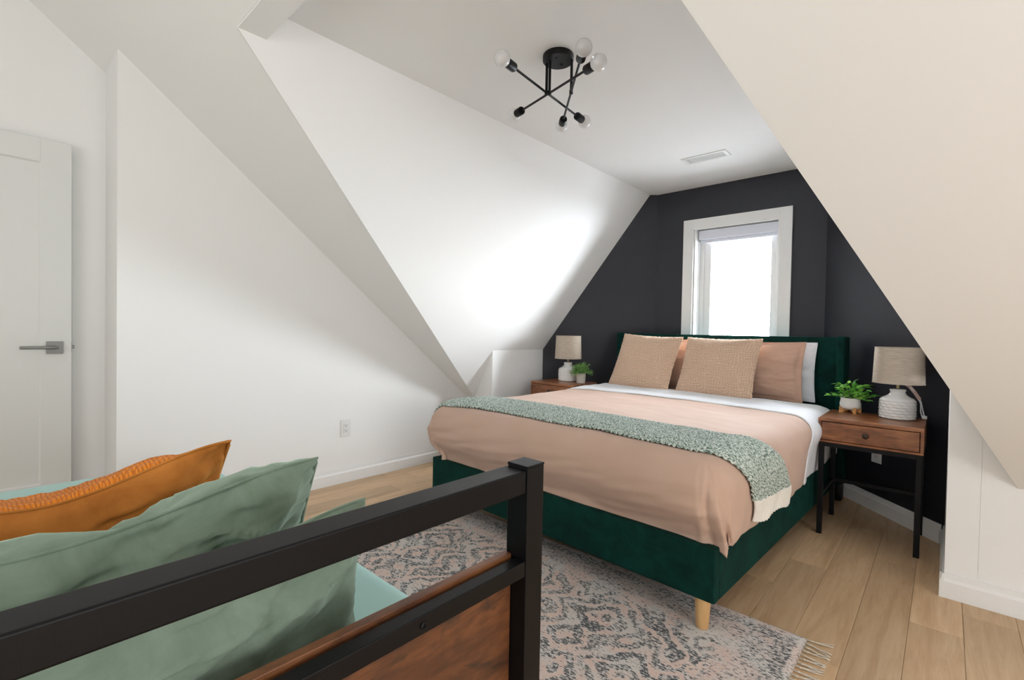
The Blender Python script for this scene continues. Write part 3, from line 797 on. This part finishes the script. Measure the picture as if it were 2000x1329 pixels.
ZT = 0.635
pillow('white_pillow', 'white pillow standing against the headboard behind the right rose pillow', 'pillow', 0.68, 0.395, 0.09, (M['wsheet'],)*2, bedpose(0.345, 1.985, ZT, radians(4), 0, 0), 2, pinch=0.04)
pillow('white_pillow', 'white pillow standing against the headboard behind the left rose pillow', 'pillow', 0.66, 0.38, 0.09, (M['wsheet'],)*2, bedpose(-0.385, 1.985, ZT, radians(4), 0, 0), 3, pinch=0.04)
pillow('rose_sham', 'rose beige pillow with flanged edge standing at the right behind the waffle cushions', 'pillow', 0.70, 0.40, 0.11, (M['sham'],)*2, bedpose(0.290, 1.868, ZT, radians(8), 0, 0), 5, flange=0.09, pinch=0.05, wr=0.008)
pillow('rose_sham', 'rose beige pillow at the left, nearly hidden by the left waffle cushion', 'pillow', 0.64, 0.40, 0.11, (M['sham'],)*2, bedpose(-0.385, 1.868, ZT, radians(8), 0, 0), 6, flange=0.09, pinch=0.05, wr=0.008)
pillow('waffle_cushion', 'square tan waffle weave cushion, left of the two in front', 'cushion', 0.53, 0.46, 0.12, (M['waffle'],)*2, bedpose(-0.445, 1.645, ZT+0.004, radians(25), radians(-4), radians(2)), 8, pinch=0.05, wr=0.006, rough_edge=0.005, group=None)
pillow('waffle_cushion', 'square tan waffle weave cushion, right of the two in front', 'cushion', 0.53, 0.45, 0.12, (M['waffle'],)*2, bedpose(0.135, 1.645, ZT+0.004, radians(25), radians(-1), radians(0)), 9, pinch=0.05, wr=0.006, rough_edge=0.005, group=None)

# ------------------------------------------------------------------ nightstands
def nightstand(loc, w, d, h, label):
    t = thing('nightstand', label, 'nightstand', loc)
    zb = h-0.130
    bm = bmesh.new()
    box(bm, 0, w, 0, d, h-0.018, h, 0.002, 1); box(bm, 0, w, 0, d, zb, zb+0.012, 0.002, 1)
    box(bm, 0, 0.014, 0.0, d, zb+0.012, h-0.018, 0.001, 1); box(bm, w-0.014, w, 0.0, d, zb+0.012, h-0.018, 0.001, 1)
    box(bm, 0.014, w-0.014, d-0.012, d, zb+0.012, h-0.018)
    link('cabinet_body', finish(bm, 'cabinet_body'), M['rustic'], t)
    dw = link('drawer', boxme('drawer', 0.017, w-0.017, -0.002, d-0.03, zb+0.015, h-0.021, bev=0.0015), M['rustic'], t)
    bm = bmesh.new(); lathe(bm, [(0, 0), (0.007, 0), (0.006, 0.010), (0.013, 0.015), (0.0145, 0.020), (0.011, 0.025), (0, 0.027)], 24, (w*0.48, -0.002, (zb+h)/2-0.003), (0, -1, 0))
    link('knob', finish(bm, 'knob'), M['bronze'], dw, smooth=0.8)
    g = 0.024; z1 = zb-0.0005
    for (x, y) in ((0.004, 0.004), (w-0.004-g, 0.004), (0.004, d-0.004-g), (w-0.004-g, d-0.004-g)):
        link('leg', boxme('leg', x, x+g, y, y+g, 0, z1, bev=0.0015), M['metal'], t)
    bm = bmesh.new()
    box(bm, 0.028, w-0.028, 0.004, 0.028, z1-0.022, z1); box(bm, 0.028, w-0.028, d-0.028, d-0.004, z1-0.022, z1)
    box(bm, 0.004, 0.028, 0.028, d-0.028, z1-0.022, z1); box(bm, w-0.028, w-0.004, 0.028, d-0.028, z1-0.022, z1)
    link('apron', finish(bm, 'apron'), M['metal'], t)
    zs = 0.205
    for (x0, x1, y0, y1) in ((0.008, 0.024, 0.028, d-0.028), (w-0.024, w-0.008, 0.028, d-0.028), (0.028, w-0.028, d-0.026, d-0.010)):
        link('stretcher', boxme('stretcher', x0, x1, y0, y1, zs, zs+0.020, bev=0.001), M['metal'], t)
    return t
nightstand((-0.505, 3.040, 0), 0.437, 0.405, 0.633, 'rustic wood nightstand with black metal legs, right of the bed')
nightstand((-2.602, 3.11, 0), 0.425, 0.355, 0.650, 'rustic wood nightstand in the corner left of the bed')

# ------------------------------------------------------------------ lamps
def lamp(loc, rotz, label, cord=False):
    t = thing('table_lamp', label, 'lamp', loc, rotz)
    bm = bmesh.new()
    prof = [(0, 0), (0.068, 0), (0.074, 0.003)]
    for i in range(0, 45): prof.append((0.0765 + 0.0015*sin(i/44*pi), 0.006+0.094*i/44))
    prof += [(0.0765, 0.103), (0.074, 0.108), (0.066, 0.114), (0.052, 0.121), (0.040, 0.130), (0.034, 0.140), (0.033, 0.147), (0.036, 0.153), (0.037, 0.156), (0.034, 0.160), (0.028, 0.161), (0.012, 0.162), (0, 0.162)]
    def disp(a, z, r):
        if z < 0.004 or z > 0.102 or r < 0.07: return 0
        k = 14; row = z/0.0155
        ph = a*k + (pi if int(row) % 2 else 0)
        fr = row-int(row)
        return 0.0068*sstep(0, .25, fr)*(1-fr*.5)*(0.35+0.65*abs(sin(ph*0.5 + fr*1.3))) - 0.001
    lathe(bm, prof, 196, (0, 0, 0), None, disp)
    link('base', finish(bm, 'base'), M['ceram'], t, smooth=3.14)
    bm = bmesh.new(); lathe(bm, [(0, 0.1615), (0.011, 0.1615), (0.009, 0.167), (0.009, 0.20), (0.014, 0.205), (0.014, 0.235), (0, 0.24)], 24)
    link('neck', finish(bm, 'neck'), M['brass'], t, smooth=0.7)
    bm = bmesh.new(); r0, r1, z0, z1, th = 0.1135, 0.1065, 0.192, 0.388, 0.0015
    lathe(bm, [(r0, z0), (r1, z1), (r1-th, z1), (r0-th, z0), (r0, z0)], 72)
    sh = link('shade', finish(bm, 'shade'), M['linen'], t, smooth=0.9)
    bm = bmesh.new()
    for z, r in ((z0+0.001, r0+0.0006), (z1-0.001, r1+0.0006)):
        tube(bm, [(r*cos(k*2*pi/72), r*sin(k*2*pi/72), z) for k in range(73)], 0.0014, 6)
    for k in range(3):
        a = k*2*pi/3+0.4; rod(bm, (0.012*cos(a), 0.012*sin(a), 0.375), ((r1-0.002)*cos(a), (r1-0.002)*sin(a), 0.38), 0.0015, 6)
    rod(bm, (0, 0, 0.235), (0, 0, 0.376), 0.003, 8)
    link('shade_frame', finish(bm, 'shade_frame'), M['linen'], sh, smooth=0.7)
    if cord:
        cm = M['plastic']
        bm = bmesh.new()
        pts = [(0.055, 0.03, 0.17), (0.075, 0.045, 0.15), (0.095, 0.055, 0.118), (0.105, 0.058, 0.088), (0.112, 0.055, 0.05), (0.118, 0.050, 0.02)]
        tube(bm, pts, 0.0035, 8)
        pts = [(p[0]-0.006+0.004*sin(i*2), p[1]-0.004, p[2]-0.004*i) for i, p in enumerate(pts[2:])]; pts = [q for q in pts if q[2] > 0.006]
        tube(bm, pts, 0.003, 8)
        c = link('cord', finish(bm, 'cord'), cm, t, smooth=3.1, label='bundled white cord')
        bm = bmesh.new(); box(bm, 0.108, 0.130, 0.040, 0.056, 0.004, 0.022, 0.003, 2); rod(bm, (0.113, 0.044, 0.012), (0.113, 0.030, 0.012), 0.0018, 6); rod(bm, (0.124, 0.044, 0.012), (0.124, 0.030, 0.012), 0.0018, 6)
        link('plug', finish(bm, 'plug'), cm, c, smooth=0.7)
        bm = bmesh.new(); A = [(0.030, 0.030, 0.192), (0.052, 0.036, 0.176), (0.075, 0.042, 0.145), (0.098, 0.048, 0.106)]
        for p, q in zip(A[:-1], A[1:]):
            p, q = Vector(p), Vector(q); n_ = Vector((0.006, -0.001, 0.006)); th_ = Vector((0, 0.0006, 0))
            vs_ = [bm.verts.new(k) for k in (p-n_, q-n_, q+n_, p+n_, p-n_+th_, q-n_+th_, q+n_+th_, p+n_+th_)]
            for f_ in ((0, 1, 2, 3), (7, 6, 5, 4), (0, 4, 5, 1), (2, 6, 7, 3)): bm.faces.new([vs_[i] for i in f_])
        link('paper_tag', finish(bm, 'paper_tag'), Mat('pale_pink_paper', (208, 178, 168), 0.8), t, label='pale pink paper tag hanging from the lamp socket')
    return t
lamp((-0.190, 3.335, 0.633), radians(8), 'white textured ceramic lamp with taupe shade on the right nightstand', cord=True)
lamp((-2.405, 3.365, 0.650), radians(10), 'white textured ceramic lamp with taupe shade on the left nightstand')

# ------------------------------------------------------------------ plants
def leaf_mesh(L, Wd, seed):
    bm = bmesh.new(); rr = random.Random(seed); n = 7; rows = []
    for i in range(n+1):
        a = i/n; w = Wd*sin(pi*min(1, a*0.97+0.03))**0.75*(1-0.25*a); c = Vector((0, L*a, L*(-0.35*a*a) + 0.0*a))
        if i in (0, n): rows.append([bm.verts.new(c)]); continue
        rows.append([bm.verts.new(c+Vector((-w, 0, w*0.35))), bm.verts.new(c), bm.verts.new(c+Vector((w, 0, w*0.35)))])
    for A, B in zip(rows[:-1], rows[1:]):
        if len(A) == 1: bm.faces.new((A[0], B[1], B[0])); bm.faces.new((A[0], B[2], B[1]))
        elif len(B) == 1: bm.faces.new((A[0], A[1], B[0])); bm.faces.new((A[1], A[2], B[0]))
        else: bm.faces.new((A[0], A[1], B[1], B[0])); bm.faces.new((A[1], A[2], B[2], B[1]))
    r = bmesh.ops.extrude_face_region(bm, geom=bm.faces[:])
    for v_ in [g for g in r['geom'] if isinstance(g, bmesh.types.BMVert)]: v_.co.z -= 0.0006
    me = finish(bm, 'leaf'); me.materials.append(M['leaf'].m)
    for p in me.polygons: p.use_smooth = True
    return me
def pot_bowl(bm, r0, r1, h, z0, th=0.004):
    pr = [(0, z0), (r0*0.62, z0), (r0*0.80, z0+h*0.05), (r0*0.95, z0+h*0.16), (r0, z0+h*0.30), (r0*1.015, z0+h*0.5), (r1*1.01, z0+h*0.8), (r1, z0+h), (r1-th, z0+h), (r1-th, z0+h*0.86), (0, z0+h*0.85)]
    lathe(bm, pr, 56)
pr_ = thing('potted_plant', 'bushy green plant in a round white pot on a wooden cross stand', 'plant', (-0.405, 3.375, 0.633), radians(12))
bm = bmesh.new(); pot_bowl(bm, 0.051, 0.047, 0.066, 0.020); link('pot', finish(bm, 'pot'), M['matpot'], pr_, smooth=0.7)
bm = bmesh.new(); lathe(bm, [(0, 0.074), (0.042, 0.0745), (0.030, 0.082), (0, 0.085)], 24); link('soil', finish(bm, 'soil'), M['soil'], pr_, smooth=3.1)
# cross stand: two interlocked arched boards with upright ends
std = None
for k, a in enumerate((radians(0), radians(90))):
    bm = bmesh.new(); t_ = 0.0055
    prof = [(-0.056, 0.036), (-0.056, 0.0), (-0.046, 0.0), (-0.030, 0.010), (-0.012, 0.0145), (0.012, 0.0145), (0.030, 0.010), (0.046, 0.0), (0.056, 0.0), (0.056, 0.036), (0.0525, 0.036), (0.048, 0.027), (0.036, 0.0205), (0.010, 0.0195), (-0.010, 0.0195), (-0.036, 0.0205), (-0.048, 0.027), (-0.0525, 0.036)]
    A = [bm.verts.new((x_, -t_, z_)) for x_, z_ in prof]; B = [bm.verts.new((x_, t_, z_)) for x_, z_ in prof]
    fa = bm.faces.new(A); fb = bm.faces.new(B[::-1])
    for i in range(len(prof)): bm.faces.new((A[i], B[i], B[(i+1) % len(prof)], A[(i+1) % len(prof)]))
    bmesh.ops.triangulate(bm, faces=[fa, fb])
    o = link('stand_board', finish(bm, 'stand_board'), M['bamboo'], pr_); o.rotation_euler = (0, 0, a+radians(20))
lms = [leaf_mesh(0.034, 0.0105, 1), leaf_mesh(0.028, 0.0095, 2), leaf_mesh(0.040, 0.0115, 3)]
rr = random.Random(12); bms = bmesh.new()
for k in range(34):
    az = rr.uniform(0, 2*pi); el = rr.uniform(0.15, 1.45); L = rr.uniform(0.068, 0.096)*(1.0 if el > .6 else 0.98)
    d = Vector((cos(az)*cos(el), sin(az)*cos(el), sin(el)))
    p0 = Vector((cos(az)*0.022*rr.random(), sin(az)*0.022*rr.random(), 0.080))
    pts = [p0 + d*L*q + Vector((0, 0, -0.016*q*q if el < .7 else 0)) for q in (0, .35, .7, 1)]
    tube(bms, pts, 0.0011, 5)
    for q in (0.4, 0.6, 0.8, 1.0, 1.0):
        pos = p0 + d*L*q + Vector((0, 0, -0.016*q*q if el < .7 else 0))
        o = bpy.data.objects.new('leaf', rr.choice(lms)); COL.objects.link(o); o.parent = pr_; o.location = pos
        la = az + rr.uniform(-1.3, 1.3) - pi/2; o.rotation_euler = (rr.uniform(0.1, 1.2), rr.uniform(-.5, .5), la)
        s_ = rr.uniform(0.85, 1.3); o.scale = (s_,)*3
o = link('stems', finish(bms, 'stems'), M['fine'], pr_); o['kind'] = 'stuff'

pl_ = thing('potted_plant', 'small fine leaved green plant in a grey cup pot beside the left lamp', 'plant', (-2.232, 3.310, 0.650))
bm = bmesh.new(); lathe(bm, [(0, 0), (0.034, 0), (0.036, 0.002), (0.0385, 0.083), (0.0355, 0.083), (0.034, 0.072), (0, 0.071)], 40); link('pot', finish(bm, 'pot'), M['greypot'], pl_, smooth=0.7)
bm = bmesh.new(); bl_ = bmesh.new(); rr = random.Random(33)
for k in range(190):
    az = rr.uniform(0, 2*pi); el = rr.uniform(-0.25, 1.5); L = rr.uniform(0.04, 0.092)
    d = Vector((cos(az)*cos(el)*1.08, sin(az)*cos(el)*1.08, sin(el)*1.0)); p0 = Vector((cos(az)*0.014, sin(az)*0.014, 0.082))
    cur = [p0 + d*L*q + Vector((0, 0, 0.012*sin(q*pi))) for q in (0, .3, .6, 1)]
    tube(bm, cur, 0.0008, 4)
    for q in range(9):
        f = 0.35+0.65*q/8; pos = p0 + d*L*f + Vector((0, 0, 0.012*sin(f*pi)))
        side = Vector((rr.uniform(-1, 1), rr.uniform(-1, 1), rr.uniform(-.4, 1))).normalized()*rr.uniform(.007, .013)
        w = side.cross(Vector((rr.uniform(-1, 1), rr.uniform(-1, 1), rr.uniform(-1, 1)))).normalized()*0.0040
        a_, b_, c_, d_ = [bl_.verts.new(x_) for x_ in (pos, pos+side*.5+w, pos+side, pos+side*.5-w)]
        bl_.faces.new((a_, b_, c_, d_))
link('stems', finish(bm, 'stems'), M['fine'], pl_, kind='stuff'); link('foliage', finish(bl_, 'foliage'), M['fine'], pl_, kind='stuff')

# ------------------------------------------------------------------ black metal bed in the foreground
PX, PY = -0.496, 0.589            # near corner (+x,-y) of the visible post
pw = 0.044
db = thing('metal_bed', 'black metal single bed with a brown board headboard in the foreground', 'bed', (PX-pw/2, PY+pw/2, 0))
def dl(bm, x0, x1, y0, y1, z0, z1, bev=0.0015, seg=2):
    X0, Y0 = PX-pw/2, PY+pw/2
    box(bm, x0-X0, x1-X0, y0-Y0, y1-Y0, z0, z1, bev, seg)
def dpart(name, *a, mat='metal', bev=0.0015, **k):
    bm = bmesh.new(); dl(bm, *a, bev=bev); return wn(link(name, finish(bm, name), M[mat], db, smooth=3.14, **k))
PY2 = PY - 0.94                    # the other post
dpart('post', PX-pw, PX, PY, PY+0.042, 0.0085, 0.8465)
dpart('post', PX-pw, PX, PY2-0.042, PY2, 0, 0.8465)
dpart('post_cap', PX-pw-0.0006, PX+0.0006, PY-0.0006, PY+0.0426, 0.8465, 0.8505, bev=0.001)
dpart('post_cap', PX-pw-0.0006, PX+0.0006, PY2-0.0426, PY2+0.0006, 0.8465, 0.8505, bev=0.001)
dpart('top_rail', PX-0.047, PX-0.002, PY2, PY, 0.806, 0.8435, bev=0.003)
dpart('middle_rail', PX-0.0245, PX-0.001, PY2, PY, 0.670, 0.6955, bev=0.002)
dpart('bottom_rail', PX-0.0245, PX-0.001, PY2, PY, 0.300, 0.3255, bev=0.002)
bw = dpart('headboard_board', PX-0.046, PX-0.0315, PY2+0.001, PY-0.001, 0.305, 0.700, mat='rusticb', bev=0.0015)
bm = bmesh.new()
for yy in (PY-0.205, PY-0.72):
    lathe(bm, [(0, 0), (0.0048, 0), (0.0048, 0.0015), (0.0030, 0.0022), (0.0026, 0.0010), (0, 0.0010)], 16, (PX-0.0012-(PX-pw/2), yy-(PY+pw/2), 0.6815), (1, 0, 0))
link('bolts', finish(bm, 'bolts'), M['metal'], db, smooth=0.6)
XF = -2.46
for s, yy in ((1, PY), (-1, PY2-0.036)):
    dpart('side_rail', XF, PX-pw, yy, yy+0.036, 0.255, 0.315)
    dpart('foot_post', XF-0.04, XF, yy, yy+0.036, 0, 0.335)
dpart('foot_rail', XF-0.03, XF-0.01, PY2, PY, 0.255, 0.315)
for k in range(9):
    xx = XF+0.12+k*0.21
    dpart('slat', xx, xx+0.045, PY2, PY, 0.285, 0.300, bev=0.001)
mz = thing('mattress', 'low mattress covered in pale aqua cloth on the black metal bed', 'mattress', (-1.48, 0.145, 0.3155))
def matf():
    bm = bmesh.new(); box(bm, -0.94, 0.925, -0.49, 0.50, 0, 0.168, 0.05, 6)
    bmesh.ops.subdivide_edges(bm, edges=[e_ for e_ in bm.edges if e_.calc_length() > 0.3], cuts=30, use_grid_fill=True)
    for v_ in bm.verts:
        if v_.co.z > 0.12: v_.co.z += 0.004*nz(v_.co.x*5, v_.co.y*5) + 0.0015*nz(v_.co.x*4, v_.co.y*26)
    return finish(bm, 'aqua_cover')
link('aqua_cover', matf(), M['aqua'], mz, smooth=0.9)

def dpose(x, y, z, lean, yaw=0.0, tilt=0.0):
    # front faces the foot of the metal bed (-x); leaning back towards the headboard (+x)
    return Matrix.Translation((x, y, z)) @ Matrix.Rotation(radians(-90)+yaw, 4, 'Z') @ Matrix.Rotation(tilt, 4, 'Y') @ Matrix.Rotation(-lean, 4, 'X')
pillow('sage_pillow', 'sage green velvet pillow propped straight against the metal headboard', 'pillow', 0.66, 0.335, 0.12, (M['sage'],)*2, dpose(-0.665, 0.045, 0.484, radians(6), 0, 0), 21, pinch=0.03, wr=0.016, sag=0.055)
pillow('sage_pillow', 'taller sage green velvet pillow with its corner standing above the black rail', 'pillow', 0.74, 0.375, 0.16, (M['sage'],)*2, dpose(-0.96, 0.03, 0.482, radians(20), 0, 0), 22, pinch=0.02, wr=0.026, sag=0.065)
pillow('orange_cushion', 'orange knit cushion with amber velvet back, its corner standing up high', 'cushion', 0.56, 0.41, 0.19, (M['oknit'], M['tanv']), dpose(-1.30, 0.05, 0.482, radians(32), radians(3), radians(0)), 23, pinch=0.02, wr=0.012, sag=0.085, pw=2.2)
